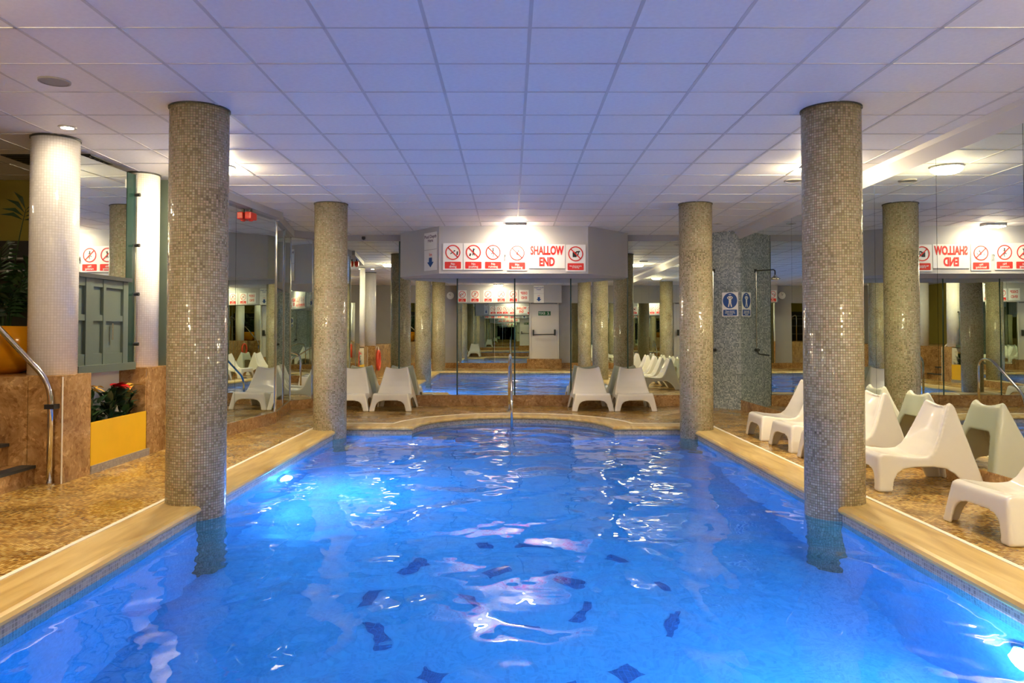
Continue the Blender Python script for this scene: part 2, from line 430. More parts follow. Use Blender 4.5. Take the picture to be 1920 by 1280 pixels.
def tile_bm(bm, x0, x1, y0, y1, dz=0.0):
    return box(bm, x0 + 0.011, x1 - 0.011, y0 + 0.007, y1 - 0.007, HC + dz, HC + 0.015 + dz)
bm = tile_bm(bmesh.new(), -0.3, 0.3, -0.3, 0.3)
for v in bm.verts: v.co.z -= HC
full_me = bpy.data.meshes.new('ceiling_tile'); bm.to_mesh(full_me); bm.free(); boxuv(full_me); full_me.materials.append(M_TILE)
rest = bmesh.new()
for k, (nv, _, x0, x1, y0, y1) in enumerate(cells):
    dz = random.uniform(-0.0012, 0.0012)
    if k < 300:
        if x1 - x0 > 0.599 and y1 - y0 > 0.599:
            o = link('ceiling_tile', full_me, None, ceil); o.location = ((x0 + x1) / 2, (y0 + y1) / 2, HC + dz)
        else:
            obj('ceiling_tile', tile_bm(bmesh.new(), x0, x1, y0, y1, dz), M_TILE, ceil)
    else:
        tile_bm(rest, x0, x1, y0, y1, dz)
o = obj('ceiling_tile_field', rest, M_TILE, ceil); o['kind'] = 'stuff'
for i in range(-13, 8):
    x = GX + i * GS
    if XL < x < XM:
        y1 = YB if x > -4.3 else 9.0
        bx('ceiling_bar', x - 0.011, x + 0.011, YR, y1, HC - 0.004, HC + 0.012, M_GRID, ceil)
for j in range(-2, 24):
    y = GY + j * GS
    if YR < y < YB: bx('ceiling_joint', XL if y < 9 else -4.3, XM, y - 0.006, y + 0.006, HC - 0.004, HC + 0.012, M_GRID, ceil)
struct(ceil)

# ------------------------------------------------------------------ walls
def mirror_run(parent, A, B, z0, z1, n, gap=0.008, thick=0.01, seam=True):
    """n mirror panels along A-B, thickness behind the line (to the left of A->B)"""
    d = math.hypot(B[0] - A[0], B[1] - A[1])
    for k in range(n):
        p, q = lerp2(A, B, k / n), lerp2(A, B, (k + 1) / n)
        e = gap / 2 / (d / n)
        obj('mirror_panel', seg(lerp2(p, q, e), lerp2(p, q, 1 - e), z0, z1, thick), M_MIRROR, parent)
# right
wr = struct(bx('wall_right', XM + 0.012, XM + 0.1, YR, 13.34, 0, HC + 0.02, M_SEAM), 'mirrored wall behind the row of white chairs', 'wall')
ys = [13.28, 12.07, 10.85, 9.60, 8.37, 7.15, 5.93, 4.71, 3.49, 2.27, 1.05, -0.17, YR]
for y1, y0 in zip(ys, ys[1:]):
    obj('mirror_panel', seg((XM, y1 - 0.003), (XM, y0 + 0.003), 0.17, 2.944, -0.012), M_MIRROR, wr)
for y in ys[1:-1]:
    obj('mirror_clip', box(bmesh.new(), XM - 0.006, XM, y - 0.015, y + 0.015, 2.93, 2.955), M_BLACK, wr)
struct(bx('baseboard_right', XM - 0.02, XM + 0.012, YR, 13.28, 0, 0.17, M_MARBLE), 'brown marble skirting under the right mirror', 'skirting')
bm = bmesh.new()   # coved beam above the mirror
vsx = [(XM + 0.012, HC), (XM - 0.10, HC), (XM - 0.10, HC - 0.05), (XM - 0.012, 2.944), (XM + 0.012, 2.944)]
f0 = [bm.verts.new((x, YR, z)) for x, z in vsx]; f1 = [bm.verts.new((x, 13.28, z)) for x, z in vsx]
bm.faces.new(f0); bm.faces.new(f1)
for i in range(5): bm.faces.new((f0[i], f0[(i + 1) % 5], f1[(i + 1) % 5], f1[i]))
struct(obj('trim_2', bm, M_FASCIA), 'pale coved beam along the top of the mirror wall', 'beam')
# tiled corner
wd = struct(obj('wall_corner', seg(RD1, RD0, 0, HC, -0.08), M_DIAG), 'grey blue mosaic tiled corner wall', 'wall')
# uv along the slab
me = wd.data; uvl = me.uv_layers[0].data
dd = Vector((RD1[0] - RD0[0], RD1[1] - RD0[1])).normalized()
for p in me.polygons:
    for li in p.loop_indices:
        v = me.vertices[me.loops[li].vertex_index].co
        uvl[li].uv = ((v.x - RD0[0]) * dd.x + (v.y - RD0[1]) * dd.y, v.z)
# back
wb = struct(bx('wall_back', -3.35, 3.35, YB + 0.012, YB + 0.1, 0, HC + 0.02, M_SEAM), 'mirrored back wall behind the shallow end', 'wall')
xs = [-3.21, -2.02, -0.965, 0.078, 1.097, 2.13, 3.21]
for x0, x1 in zip(xs, xs[1:]):
    bx('mirror_panel', x0 + 0.012, x1 - 0.012, YB, YB + 0.012, 0.196, 2.31 if -2 < (x0 + x1) / 2 < 2.1 else 2.99, M_MIRROR, wb)
struct(bx('baseboard_back', -3.21, 3.21, YB - 0.03, YB + 0.012, 0, 0.196, M_MARBLE), 'brown marble skirting under the back mirror', 'skirting')
struct(bx('trim_3', -3.21, 3.21, YB - 0.03, YB + 0.012, 2.99, HC, M_GREY), 'grey strip above the back mirrors', 'trim')
# bulkhead with the signs
FPTS = [(-1.187, 12.8), (1.293, 12.8), (2.09, 13.7), (2.09, YB - 0.03), (-1.96, YB - 0.03), (-1.96, 13.7)]
struct(obj('wall_bulkhead', prism(bmesh.new(), FPTS, 2.308, HC + 0.01), M_FASCIA), 'pale grey bulkhead with angled ends carrying the safety signs', 'bulkhead')
# left: mirror run, return, corner mirrors
wl = struct(obj('wall_left', seg((LM0[0] - 0.014, LM0[1]), (LM1[0] - 0.014, LM1[1]), 0, HC, 0.08), M_SEAM), 'left wall faced with tall mirrors', 'wall')
mirror_run(wl, LM0, LM1, 0.16, 3.0, 2)
mirror_run(wl, LM1, LD0, 0.16, 2.98, 2)
mirror_run(wl, LD0, LD1, 0.16, 2.98, 2)
obj('corner_backing', seg((LM1[0] - 0.014, LM1[1]), (LD0[0] - 0.014, LD0[1]), 0, HC, 0.08), M_SEAM, wl)
obj('corner_backing', seg((LD0[0] - 0.014, LD0[1]), (LD1[0] - 0.014, LD1[1] + 0.01), 0, HC, 0.08), M_SEAM, wl)
for P in (LM1, lerp2(LM1, LD0, 0.5), LD0, lerp2(LD0, LD1, 0.5)):
    obj('joint_strip', prism(bmesh.new(), [(P[0] - 0.012, P[1] - 0.012), (P[0] + 0.014, P[1] - 0.012), (P[0] + 0.014, P[1] + 0.012), (P[0] - 0.012, P[1] + 0.012)], 0.16, 2.98), M_CHROME, wl)
bb = struct(obj('baseboard_left', seg((LM0[0] + 0.02, LM0[1]), (LM1[0] + 0.02, LM1[1]), 0, 0.16, 0.03), M_MARBLE), 'brown marble skirting under the left mirrors', 'skirting')
obj('skirting_piece', seg((LM1[0] + 0.02, LM1[1]), (LD0[0] + 0.02, LD0[1] - 0.01), 0, 0.16, 0.03), M_MARBLE, bb)
obj('skirting_piece', seg((LD0[0] + 0.02, LD0[1] - 0.02), (LD1[0] + 0.01, LD1[1] - 0.03), 0, 0.16, 0.03), M_MARBLE, bb)
tb = struct(obj('trim_4', seg((LM0[0] + 0.10, LM0[1]), (LM1[0] + 0.10, LM1[1]), 3.0, HC, 0.12), M_GREY), 'grey beam above the left mirrors', 'beam')
obj('beam_piece', seg((LM1[0] + 0.04, LM1[1]), (LD0[0] + 0.06, LD0[1]), 2.98, HC, 0.08), M_GREY, tb)
obj('beam_piece', seg((LD0[0] + 0.04, LD0[1] - 0.03), (LD1[0] + 0.04, LD1[1] - 0.03), 2.98, HC, 0.06), M_GREY, tb)
# rear wall behind the camera (seen in the mirrors)
wre = struct(bx('wall_rear', XL, XM + 0.1, YR - 0.1, YR - 0.012, 0, HC + 0.02, M_GREY), 'rear wall with a mirror and white fire door', 'wall')
bx('mirror_panel', -1.98, -0.60, YR - 0.012, YR, 0.2, 2.44, M_MIRROR, wre)
bx('mirror_panel', -0.59, 0.70, YR - 0.012, YR, 0.2, 2.44, M_MIRROR, wre)
bx('mirror_panel', -3.9, -2.6, YR - 0.012, YR, 0.2, 2.44, M_MIRROR, wre)
bx('mirror_panel', 2.3, 3.9, YR - 0.012, YR, 0.2, 2.44, M_MIRROR, wre)
struct(bx('baseboard_rear', -3.9, XM, YR - 0.012, YR + 0.02, 0, 0.2, M_MARBLE), 'brown marble skirting along the rear wall', 'skirting')
struct(bx('wall_bulkhead', -1.98, 1.9, YR - 0.012, YR + 0.35, 2.44, HC + 0.01, M_FASCIA), 'pale bulkhead over the deep end carrying signs', 'bulkhead')
# left terrace: raised floor, far walls
rf = struct(bx('floor_terrace', XL, XP - 0.32, 6.79, 9.0, 0.0, ZP, M_MARBLE), 'raised brown marble terrace beyond the steps', 'floor')
bx('terrace_floor_near', XL, XP - 0.32, YR, 5.58, 0.0, ZP, M_MARBLE, rf)
bx('terrace_floor_side', XL, -5.60, 5.58, 6.79, 0.0, ZP, M_MARBLE, rf)
struct(bx('wall_return', -4.42, -3.75, 8.93, 9.03, 0, HC + 0.02, M_GREEN), 'grey green return wall behind the far white column', 'wall')
struct(bx('wall_terrace', XL, -4.42, 8.93, 9.03, 0, HC + 0.02, M_YWALL), 'yellow wall behind the palm', 'wall')
struct(bx('wall_far_left', XL - 0.1, XL, YR, 9.03, 0, HC + 0.02, M_YWALL), 'yellow side wall of the raised terrace', 'wall')
# pedestal wall clad in marble panels
pw = struct(bx('wall_pedestal', XP - 0.32, XP - 0.012, 6.795, 7.24, 0, ZP - 0.02, M_GROUT), 'marble clad pedestal under the white columns', 'wall')
def panel(x0, x1, y0, y1, z0, z1): bx('marble_panel', x0, x1, y0, y1, z0, z1, M_MARBLE, pw, bev=0.002)
panel(XP - 0.012, XP, 6.79, 7.24, 0.0, ZP)                      # side face
panel(XP - 0.30, XP - 0.010, 6.775, 6.79, 0.0, ZP)              # face towards the steps
panel(XP - 0.80, XP - 0.306, 6.775, 6.79, 0.0, ZP)
panel(XP - 1.60, XP - 0.806, 6.775, 6.79, 0.0, ZP)
panel(XP - 0.32, XP, 6.775, 7.24, ZP, ZP + 0.012)
# second post under the other white column
bx('pedestal_core', XP - 0.32, XP - 0.012, 8.36, 8.92, 0, ZP - 0.02, M_GROUT, pw)
panel(XP - 0.012, XP, 8.36, 8.92, 0.0, ZP)
panel(XP - 0.32, XP - 0.012, 8.345, 8.36, 0.0, ZP)
panel(XP - 0.32, XP, 8.345, 8.92, ZP, ZP + 0.012)
bx('recess_back', XP - 0.32, XP - 0.30, 7.24, 8.36, 0.0, ZP - 0.005, M_WHITEWALL, pw)
bx('white_corner', XP - 0.004, XP + 0.004, 6.773, 6.785, 0.0, ZP, M_GROUT, pw)
bx('sill', XP - 0.34, XP - 0.12, 7.24, 8.345, ZP - 0.005, ZP + 0.07, M_GREEN, pw)
# pedestal on the near side of the steps
bx('pedestal_core', XP - 0.32, XP - 0.012, YR, 5.58, 0, ZP - 0.02, M_GROUT, pw)
for k in range(6):
    y0 = YR + k * 1.08
    panel(XP - 0.012, XP, y0 + 0.003, y0 + 1.077, 0.0, ZP)
panel(XP - 0.32, XP, YR, 5.58, ZP, ZP + 0.012)
panel(XP - 0.32, XP, 5.58, 5.592, 0, ZP)
panel(XP - 1.60, XP - 0.32, 5.58, 5.592, 0, ZP)

# steps up to the terrace
st = thing('steps', 'brown marble steps with dark nosings beside the chrome rail', 'stairs', (-4.7, 6.18, 0))
for k in range(5):
    x = -4.15 - 0.235 * k; z1 = 0.165 + 0.19 * k
    if z1 > ZP: break
    o = bx('step', -5.6, x - 0.012, 5.595, 6.772, (0 if k == 0 else z1 - 0.19), z1 - 0.025, M_MARBLE, st); o.location = (4.7, -6.18, 0); sp_ = o
    o = bx('nosing', x - 0.13, x, 5.595, 6.772, z1 - 0.025, z1, M_NOSING, sp_)
    o = bx('tread', -5.6, x - 0.13, 5.595, 6.772, z1 - 0.025, z1 - 0.002, M_MARBLE, sp_)

# ------------------------------------------------------------------ columns
def cyl_mesh(r, z0, z1, n=64):
    bm = bmesh.new(); uvl = bm.loops.layers.uv.new('UVMap')
    lo = [bm.verts.new((r * math.cos(2 * math.pi * i / n), r * math.sin(2 * math.pi * i / n), z0)) for i in range(n)]
    hi = [bm.verts.new((v.co.x, v.co.y, z1)) for v in lo]
    per = round(2 * math.pi * r / 0.021) * 0.021
    for i in range(n):
        j = (i + 1) % n
        f = bm.faces.new((lo[i], lo[j], hi[j], hi[i])); f.smooth = True
        for lp, (uu, vv) in zip(f.loops, ((i, z0), (i + 1, z0), (i + 1, z1), (i, z1))): lp[uvl].uv = (uu / n * per, vv)
    bm.faces.new(hi); bm.faces.new(list(reversed(lo)))
    me = bpy.data.meshes.new('shaft'); bm.to_mesh(me); bm.free(); return me
me_col = cyl_mesh(0.225, -1.72, HC)
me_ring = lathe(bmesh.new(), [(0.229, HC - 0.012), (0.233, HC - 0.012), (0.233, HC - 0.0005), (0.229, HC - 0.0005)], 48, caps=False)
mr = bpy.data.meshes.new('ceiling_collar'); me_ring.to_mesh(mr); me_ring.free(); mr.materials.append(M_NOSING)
def column(x, y, label):
    t = thing('mosaic_column', label, 'column', (x, y, -1.72))
    me = me_col.copy() if False else me_col
    o = link('shaft', me, M_COL, t); o.location = (0, 0, 1.72); o.rotation_euler.z = random.uniform(0, 6.28)
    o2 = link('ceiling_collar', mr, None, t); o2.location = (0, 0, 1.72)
column(COLX[0], 6.1, 'beige grey mosaic column at the pool edge facing the yellow planter')
column(COLX[1], 6.1, 'beige grey mosaic column at the pool edge amid the row of white chairs')
column(COLX[0], 10.6, 'slimmer-looking mosaic column at the pool corner beside the left corner mirrors')
column(COLX[1], 10.6, 'mosaic column at the pool corner before the blue tiled shower wall')
column(COLX[0], 1.4, 'mosaic column at the deep end on the planter side')
column(COLX[1], 1.4, 'mosaic column at the deep end on the chair side')
def white_column(x, y, r, label):
    t = thing('white_column', label, 'column', (x, y, ZP + 0.012))
    o = link('shaft', cyl_mesh(r, 0, HC - ZP - 0.012), M_WCOL, t)
    o2 = obj('collar', lathe(bmesh.new(), [(r + 0.001, HC - ZP - 0.03), (r + 0.008, HC - ZP - 0.03), (r + 0.008, HC - ZP - 0.013), (r + 0.001, HC - ZP - 0.013)], 40, caps=False), M_NOSING, t)
white_column(-4.165, 7.02, 0.20, 'white mosaic column standing on the pedestal by the chrome rail')
white_column(-4.13, 8.62, 0.18, 'white mosaic column beside the black glass clamps at the far end of the yellow planter')
white_column(-4.165, 5.3, 0.20, 'white mosaic column on the pedestal above the hanging lifebuoy')

# screen between the white columns: panelled cabinet front, dark rail, mirror above
G0, G1 = (-4.165, 7.26), (-4.09, 8.36)
sc_ = thing('panelled_screen', 'grey green panelled screen with dark top rail between the white columns', 'screen', (0, 0, 0))
d_ = Vector((G1[0] - G0[0], G1[1] - G0[1])).normalized(); n_ = Vector((d_.y, -d_.x))
def on(t, off=0.0):
    p = lerp2(G0, G1, t); return (p[0] + n_.x * off, p[1] + n_.y * off)
obj('panel_board', seg(on(0), on(0.86), ZP + 0.07, 1.86, 0.04), M_GREEN, sc_)
for t0, t1 in ((0.0, 0.05), (0.20, 0.31), (0.46, 0.50), (0.78, 0.86)):
    obj('stile', seg(on(t0, 0.03), on(t1, 0.03), ZP + 0.07, 1.86, 0.03), M_GREEN, sc_)
for z0, z1 in ((ZP + 0.07, ZP + 0.18), (1.44, 1.50), (1.78, 1.86)):
    obj('rail', seg(on(0, 0.022), on(0.86, 0.022), z0, z1, 0.022), M_GREEN, sc_)
obj('top_rail', seg(on(0, 0.06), on(0.88, 0.06), 1.86, 1.90, 0.10), M_NOSING, sc_)
obj('bolt', seg(on(0.60, 0.03), on(0.62, 0.03), 1.25, 1.42, 0.012), M_CHROME, sc_)
obj('door_edge', seg(on(0.86, 0.005), on(1.0, 0.005), ZP + 0.07, HC - 0.06, 0.03), plain('dark_green_glass', (0.012, 0.035, 0.03), 0.2), sc_)
obj('edge_profile', seg(on(0.985, 0.02), on(1.01, 0.02), ZP + 0.02, HC - 0.05, 0.05), M_CHROME, sc_)
for z in (1.20, 1.74, 2.27, 2.82):
    q = on(0.99, 0.035)
    obj('clamp', tube(bmesh.new(), [(q[0] - 0.02, q[1], z), (q[0] + 0.03, q[1], z)], 0.019, 10), M_BLACK, sc_)
gm = obj('mirror_pane', seg(on(0, 0.0), on(0.86, 0.0), 1.90, HC - 0.06, 0.012), M_MIRROR, sc_)

# ------------------------------------------------------------------ text and signs
def text_mesh(txt, size, bold=0.0, align='CENTER', line=0.9):
    cu = bpy.data.curves.new('t', 'FONT'); cu.body = txt; cu.size = size; cu.align_x = align; cu.align_y = 'CENTER'
    cu.offset = bold; cu.space_line = line; cu.extrude = 0.0006; cu.resolution_u = 3
    o = bpy.data.objects.new('t', cu); C.objects.link(o)
    bpy.context.view_layer.update()
    me = bpy.data.meshes.new_from_object(o.evaluated_get(bpy.context.evaluated_depsgraph_get()))
    bpy.data.objects.remove(o); bpy.data.curves.remove(cu)
    me.materials.clear()
    return me
# signs live in local x (right), z (up), facing -y
def stext(parent, txt, size, x, z, mat, bold=0.0, depth=0.006, sx=1.0, line=0.9):
    me = text_mesh(txt, size, bold, line=line)
    me.transform(Matrix.Diagonal((sx, 1, 1, 1)))
    o = link('lettering', me, mat, parent); o.rotation_euler = (math.pi / 2, 0, 0); o.location = (x, -depth, z)
    boxuv(me); return o
def flat(parent, name, pts, mat, y0, y1):
    bm = bmesh.new()
    a = [bm.verts.new((x, -y0, z)) for x, z in pts]; b = [bm.verts.new((x, -y1, z)) for x, z in pts]
    bm.faces.new(a); bm.faces.new(b); n = len(pts)
    for i in range(n): bm.faces.new((a[i], a[(i + 1) % n], b[(i + 1) % n], b[i]))
    return obj(name, bm, mat, parent)
def flat_multi(parent, name, polys, mat, y0, y1):
    bm = bmesh.new()
    for pts in polys:
        a = [bm.verts.new((x, -y0, z)) for x, z in pts]; b = [bm.verts.new((x, -y1, z)) for x, z in pts]
        bm.faces.new(a); bm.faces.new(b); n = len(pts)
        for i in range(n): bm.faces.new((a[i], a[(i + 1) % n], b[(i + 1) % n], b[i]))
    return obj(name, bm, mat, parent)
def circ(cx_, cz, r, n=32, sx=1.0): return [(cx_ + sx * r * math.cos(2 * math.pi * i / n), cz + r * math.sin(2 * math.pi * i / n)) for i in range(n)]
def rrect(cx_, cz, w_, h_, r):
    pts = []
    for qx, qz, a0 in ((1, -1, -90), (1, 1, 0), (-1, 1, 90), (-1, -1, 180)):
        for k in range(5):
            a = math.radians(a0 + 22.5 * k); pts.append((cx_ + qx * (w_ / 2 - r) + r * math.cos(a), cz + qz * (h_ / 2 - r) + r * math.sin(a)))
    return pts
def stick(x0, z0, x1, z1, w_):
    d = Vector((x1 - x0, z1 - z0)); n = Vector((-d.y, d.x)).normalized() * w_ / 2
    return [(x0 + n.x, z0 + n.y), (x0 - n.x, z0 - n.y), (x1 - n.x, z1 - n.y), (x1 + n.x, z1 + n.y)]
FIG = {
 'dive': [stick(-.30, -.18, .0, .02, .09), stick(.0, .02, .30, .22, .06), circ(.16, .2, .07, 12), stick(.48, -.3, .52, .12, .16)],
 'push': [circ(.02, .38, .08, 12), stick(.0, .3, .0, -.02, .16), stick(.0, 0, -.12, -.35, .08), stick(.02, 0, .1, -.35, .08), stick(-.42, -.42, -.32, -.12, .18), stick(.02, .22, .2, .42, .06)],
 'run': [circ(.0, .42, .09, 12), stick(.0, .34, -.04, .0, .13), stick(-.04, .0, .06, -.28, .08), stick(.06, -.28, -.02, -.5, .07), stick(-.04, .0, -.22, -.2, .08), stick(.0, .28, .2, .12, .06)],
 'bomb': [circ(.16, .22, .09, 12), stick(.1, .12, -.06, -.12, .14), stick(-.06, -.14, .18, -.2, .1), stick(.34, -.22, .48, .06, .06), stick(-.5, -.2, -.25, -.24, .05), stick(-.45, .0, -.3, -.02, .05)],
 'photo': [rrect(-.12, -.08, .46, .6, .06), stick(.05, .22, .5, .28, .16), stick(.2, -.3, .34, .2, .12)],
 'swim': [circ(.14, .12, .09, 12), stick(.05, .05, -.35, -.05, .12), stick(-.48, -.22, .46, -.22, .06), stick(.1, .1, .38, .3, .07)],
}
def prohibit(label, words, fig, loc, rz=0.0, w_=0.33, h_=0.445, ts=0.052, group=None):
    t = thing('safety_sign', label, 'sign', loc, rz, group)
    flat(t, 'board', rrect(0, 0, w_, h_, 0.006), M_BOARD, 0.0, 0.006)
    cz, r = 0.068, 0.125
    flat_multi(t, 'figure', [[(x * r * 1.15, cz + z * r * 1.15) for x, z in pts] for pts in FIG[fig]], M_BLACK, 0.006, 0.0075)
    bm = bmesh.new(); n = 40
    ri = [bm.verts.new(((r - 0.018) * math.cos(2 * math.pi * i / n), -0.009, cz + (r - 0.018) * math.sin(2 * math.pi * i / n))) for i in range(n)]
    ro = [bm.verts.new((r * math.cos(2 * math.pi * i / n), -0.009, cz + r * math.sin(2 * math.pi * i / n))) for i in range(n)]
    for i in range(n): bm.faces.new((ri[i], ri[(i + 1) % n], ro[(i + 1) % n], ro[i]))
    obj('ring', bm, M_RED, t)
    c = (r - 0.009) * 0.7071
    flat(t, 'slash', stick(-c, cz + c, c, cz - c, 0.018), M_RED, 0.0075, 0.009)
    cp = flat(t, 'caption_panel', rrect(0, -0.145, w_ - 0.06, 0.115, 0.012), M_RED, 0.006, 0.0075)
    stext(cp, words, ts, 0, -0.147, M_BOARD, 0.0005, 0.0085, line=0.85)
    return t
YF = 12.796
def sx_(px, d=12.8): return (px - CX) * d / F_PX
def sz_(py, d=12.8): return CAM_H + (HORIZON - py) * d / F_PX
zs = sz_(480.5)
prohibit('red and white no diving sign with diver pictogram beside the depth sign', 'No\ndiving', 'dive', (sx_(849), YF, zs))
prohibit('red and white no pushing sign between the diving and running signs', 'No\npushing', 'push', (sx_(887.5), YF, zs))
prohibit('red and white no running sign with running figure, under the lamp', 'No\nrunning', 'run', (sx_(924.5), YF, zs))
prohibit('red and white no bombing sign next to the shallow end board', 'No\nbombing', 'bomb', (sx_(969.5), YF, zs - 0.012))
prohibit('red and white no photography sign with crossed-out camera', 'No photography\nor filming', 'photo', (sx_(1079.5), YF, zs - 0.025), ts=0.030)
t = thing('shallow_end_sign', 'white board reading SHALLOW END in red capitals', 'sign', (sx_(1025.5), YF, sz_(480)))
flat(t, 'board', rrect(0, 0, 0.605, 0.40, 0.004), M_BOARD, 0, 0.006)
stext(t, 'SHALLOW', 0.195, 0, 0.088, M_RED, 0.009, 0.0075, 0.60)
stext(t, 'END', 0.195, 0.0, -0.10, M_RED, 0.009, 0.0075, 0.66)
# small wall bracket among the signs
t = thing('hook', 'small grey hook on the bulkhead between two signs', 'hook', (sx_(947), YF, sz_(481)))
obj('plate', box(bmesh.new(), -0.012, 0.012, -0.008, 0, -0.05, 0.05), M_GREY, t)
obj('arm', tube(bmesh.new(), smooth_path([(0, -0.005, 0.03), (0, -0.05, 0.03), (0, -0.05, 0.0)], rad=0.02), 0.006, 8), M_BLACK, t)
# depth sign on the angled end
CH0, CH1 = (-1.96, 13.7), (-1.187, 12.8)
ang = math.atan2(CH1[1] - CH0[1], CH1[0] - CH0[0])
def depth_sign(loc, rz, label, mat_t):
    t = thing('depth_sign', label, 'sign', loc, rz)
    flat(t, 'board', rrect(0, 0, 0.37, 0.64, 0.004), M_BOARD, 0, 0.006)
    stext(t, 'Pool Depth\nHere', 0.075, 0, 0.215, mat_t, 0.001, 0.0075)
    stext(t, '1m', 0.07, 0, -0.055, M_RED, 0.001, 0.0075)
    flat(t, 'divider', stick(-0.18, 0.03, 0.18, 0.03, 0.006), M_GREY, 0.006, 0.007)
    flat(t, 'arrow', [(-0.045, -0.105), (-0.045, -0.18), (-0.095, -0.18), (0, -0.27), (0.095, -0.18), (0.045, -0.18), (0.045, -0.105)], M_BLUE, 0.006, 0.0075)
    return t
u = lerp2(CH0, CH1, 0.80); nn = Vector((math.sin(ang), -math.cos(ang)))
depth_sign((u[0] + nn.x * 0.004, u[1] + nn.y * 0.004, sz_(471, 12.98)), ang, 'tall white pool depth sign with blue down arrow on the angled bulkhead end', plain('sign_purple', (0.10, 0.03, 0.10), 0.4))
# shower sign on the tiled corner
dv = Vector((RD1[0] - RD0[0], RD1[1] - RD0[1])); dl = dv.length; dv.normalize(); dn = Vector((dv.y, -dv.x))
rzd = math.atan2(dv.y, dv.x)
def ondiag(s, off=0.0):   # s metres from the mirror end
    return (RD1[0] - dv.x * s + dn.x * off, RD1[1] - dv.y * s + dn.y * off)
p = ondiag(0.205, 0.002)
t = thing('shower_sign', 'blue and white shower before swimming sign on the mosaic corner wall', 'sign', (p[0], p[1], CAM_H + (HORIZON - 570.5) * 13.45 / F_PX), rzd)
flat(t, 'board', rrect(0, 0, 0.30, 0.42, 0.005), M_BOARD, 0, 0.005)
flat(t, 'disc', circ(0, 0.065, 0.135), M_BLUE, 0.005, 0.0065)
cp = flat(t, 'caption_panel', rrect(0, -0.145, 0.26, 0.105, 0.012), M_BLUE, 0.005, 0.0065)
flat_multi(t, 'figure', ([circ(0, 0.125, 0.02, 12), rrect(0, 0.065, 0.045, 0.07, 0.01), stick(-0.01, 0.03, -0.03, -0.045, 0.02), stick(0.01, 0.03, 0.03, -0.045, 0.02),
             stick(-0.02, 0.09, -0.05, 0.115, 0.014), stick(-0.05, 0.115, -0.02, 0.14, 0.014), stick(0.02, 0.09, 0.05, 0.115, 0.014), stick(0.05, 0.115, 0.02, 0.14, 0.014), stick(-0.02, 0.17, 0.02, 0.17, 0.012)]), M_BOARD, 0.0065, 0.008)
stext(cp, 'Please shower\nbefore entering\nthe pool', 0.030, 0, -0.147, M_BOARD, 0.0003, 0.008)
# shower
p = ondiag(0.52)
t = thing('wall_shower', 'dark metal shower arm and valve on the mosaic corner wall', 'shower', (p[0], p[1], 0), rzd)
obj('mount_plate', box(bmesh.new(), -0.03, 0.03, -0.02, 0, 2.39, 2.45), M_BLACK, t)
arm = obj('arm', tube(bmesh.new(), smooth_path([(0, -0.01, 2.42), (0, -0.38, 2.42), (0, -0.38, 2.32)], rad=0.06), 0.011, 8), M_NOSING, t)
obj('shower_head', lathe(bmesh.new(), [(0.015, 2.33), (0.03, 2.30), (0.085, 2.262), (0.085, 2.25)], 20, 0, -0.38), M_CHROME, arm)
obj('riser', tube(bmesh.new(), [(0, -0.018, 1.06), (0, -0.018, 2.42)], 0.009, 8), M_CHROME, t)
vb = obj('valve_body', tube(bmesh.new(), [(-0.05, -0.03, 1.02), (0.05, -0.03, 1.02)], 0.028, 12), M_NOSING, t)
obj('lever', tube(bmesh.new(), smooth_path([(0, -0.03, 1.04), (0, -0.05, 0.95), (0.0, -0.26, 0.93)], rad=0.04), 0.013, 8), M_NOSING, vb)

# rear bulkhead signs (seen in the mirror; facing +y)
yr_ = YR + 0.352
for k, (x, f_, wd_) in enumerate(((1.42 - 3.2, 'dive', 'No\ndiving'), (-1.31, 'run', 'No\nrunning'), (-0.83, 'bomb', 'No\nbombing'), (-0.35, 'push', 'No\npushing'), (0.10, 'swim', 'No\nswimming'))):
    prohibit(['red no diving sign over the rear mirror', 'red no running sign over the rear mirror', 'red no bombing sign over the rear mirror', 'red no pushing sign over the rear mirror', 'red no swimming sign over the rear mirror'][k], wd_, f_, (x, yr_, 2.68), math.pi)
t = thing('deep_end_sign', 'white board reading DEEP END over the rear fire door', 'sign', (0.50, yr_, 2.70), math.pi)
flat(t, 'board', rrect(0, 0, 0.36, 0.42, 0.004), M_BOARD, 0, 0.006)
stext(t, 'DEEP', 0.13, 0, 0.085, M_RED, 0.003, 0.0075, 0.85); stext(t, 'END', 0.13, 0, -0.085, M_RED, 0.003, 0.0075, 0.85)
depth_sign((1.05, yr_, 2.75), math.pi, 'tall pool depth sign with blue arrow above the white fire door', M_BLUE)
# rear fire door
t = struct(bx('door_1', 0.76, 1.76, YR - 0.012, YR + 0.02, 0.36, 2.40, plain('door_white', (0.72, 0.68, 0.64), 0.4)), 'white fire door with push bar', 'door')
bx('door_step', 0.62, 1.9, YR - 0.012, YR + 0.28, 0.0, 0.36, M_MARBLE, t)
for x in (0.715, 1.765): bx('door_frame', x, x + 0.045, YR - 0.012, YR + 0.05, 0.36, 2.44, M_WHITEWALL, t)
obj('push_bar', tube(bmesh.new(), [(0.84, YR + 0.10, 1.26), (1.68, YR + 0.10, 1.26)], 0.018, 8), M_NOSING, t)
for x in (0.86, 1.66): bx('bar_bracket', x - 0.03, x + 0.03, YR + 0.02, YR + 0.12, 1.22, 1.44, M_NOSING, t)
t = thing('exit_sign', 'green running man exit sign on the white fire door', 'sign', (1.27, YR + 0.022, 2.05), math.pi)
flat(t, 'board', rrect(0, 0, 0.46, 0.16, 0.005), plain('exit_green', (0.01, 0.14, 0.06), 0.4), 0, 0.006)
stext(t, 'EXIT', 0.12, 0.10, 0, M_BOARD, 0.002, 0.0075)
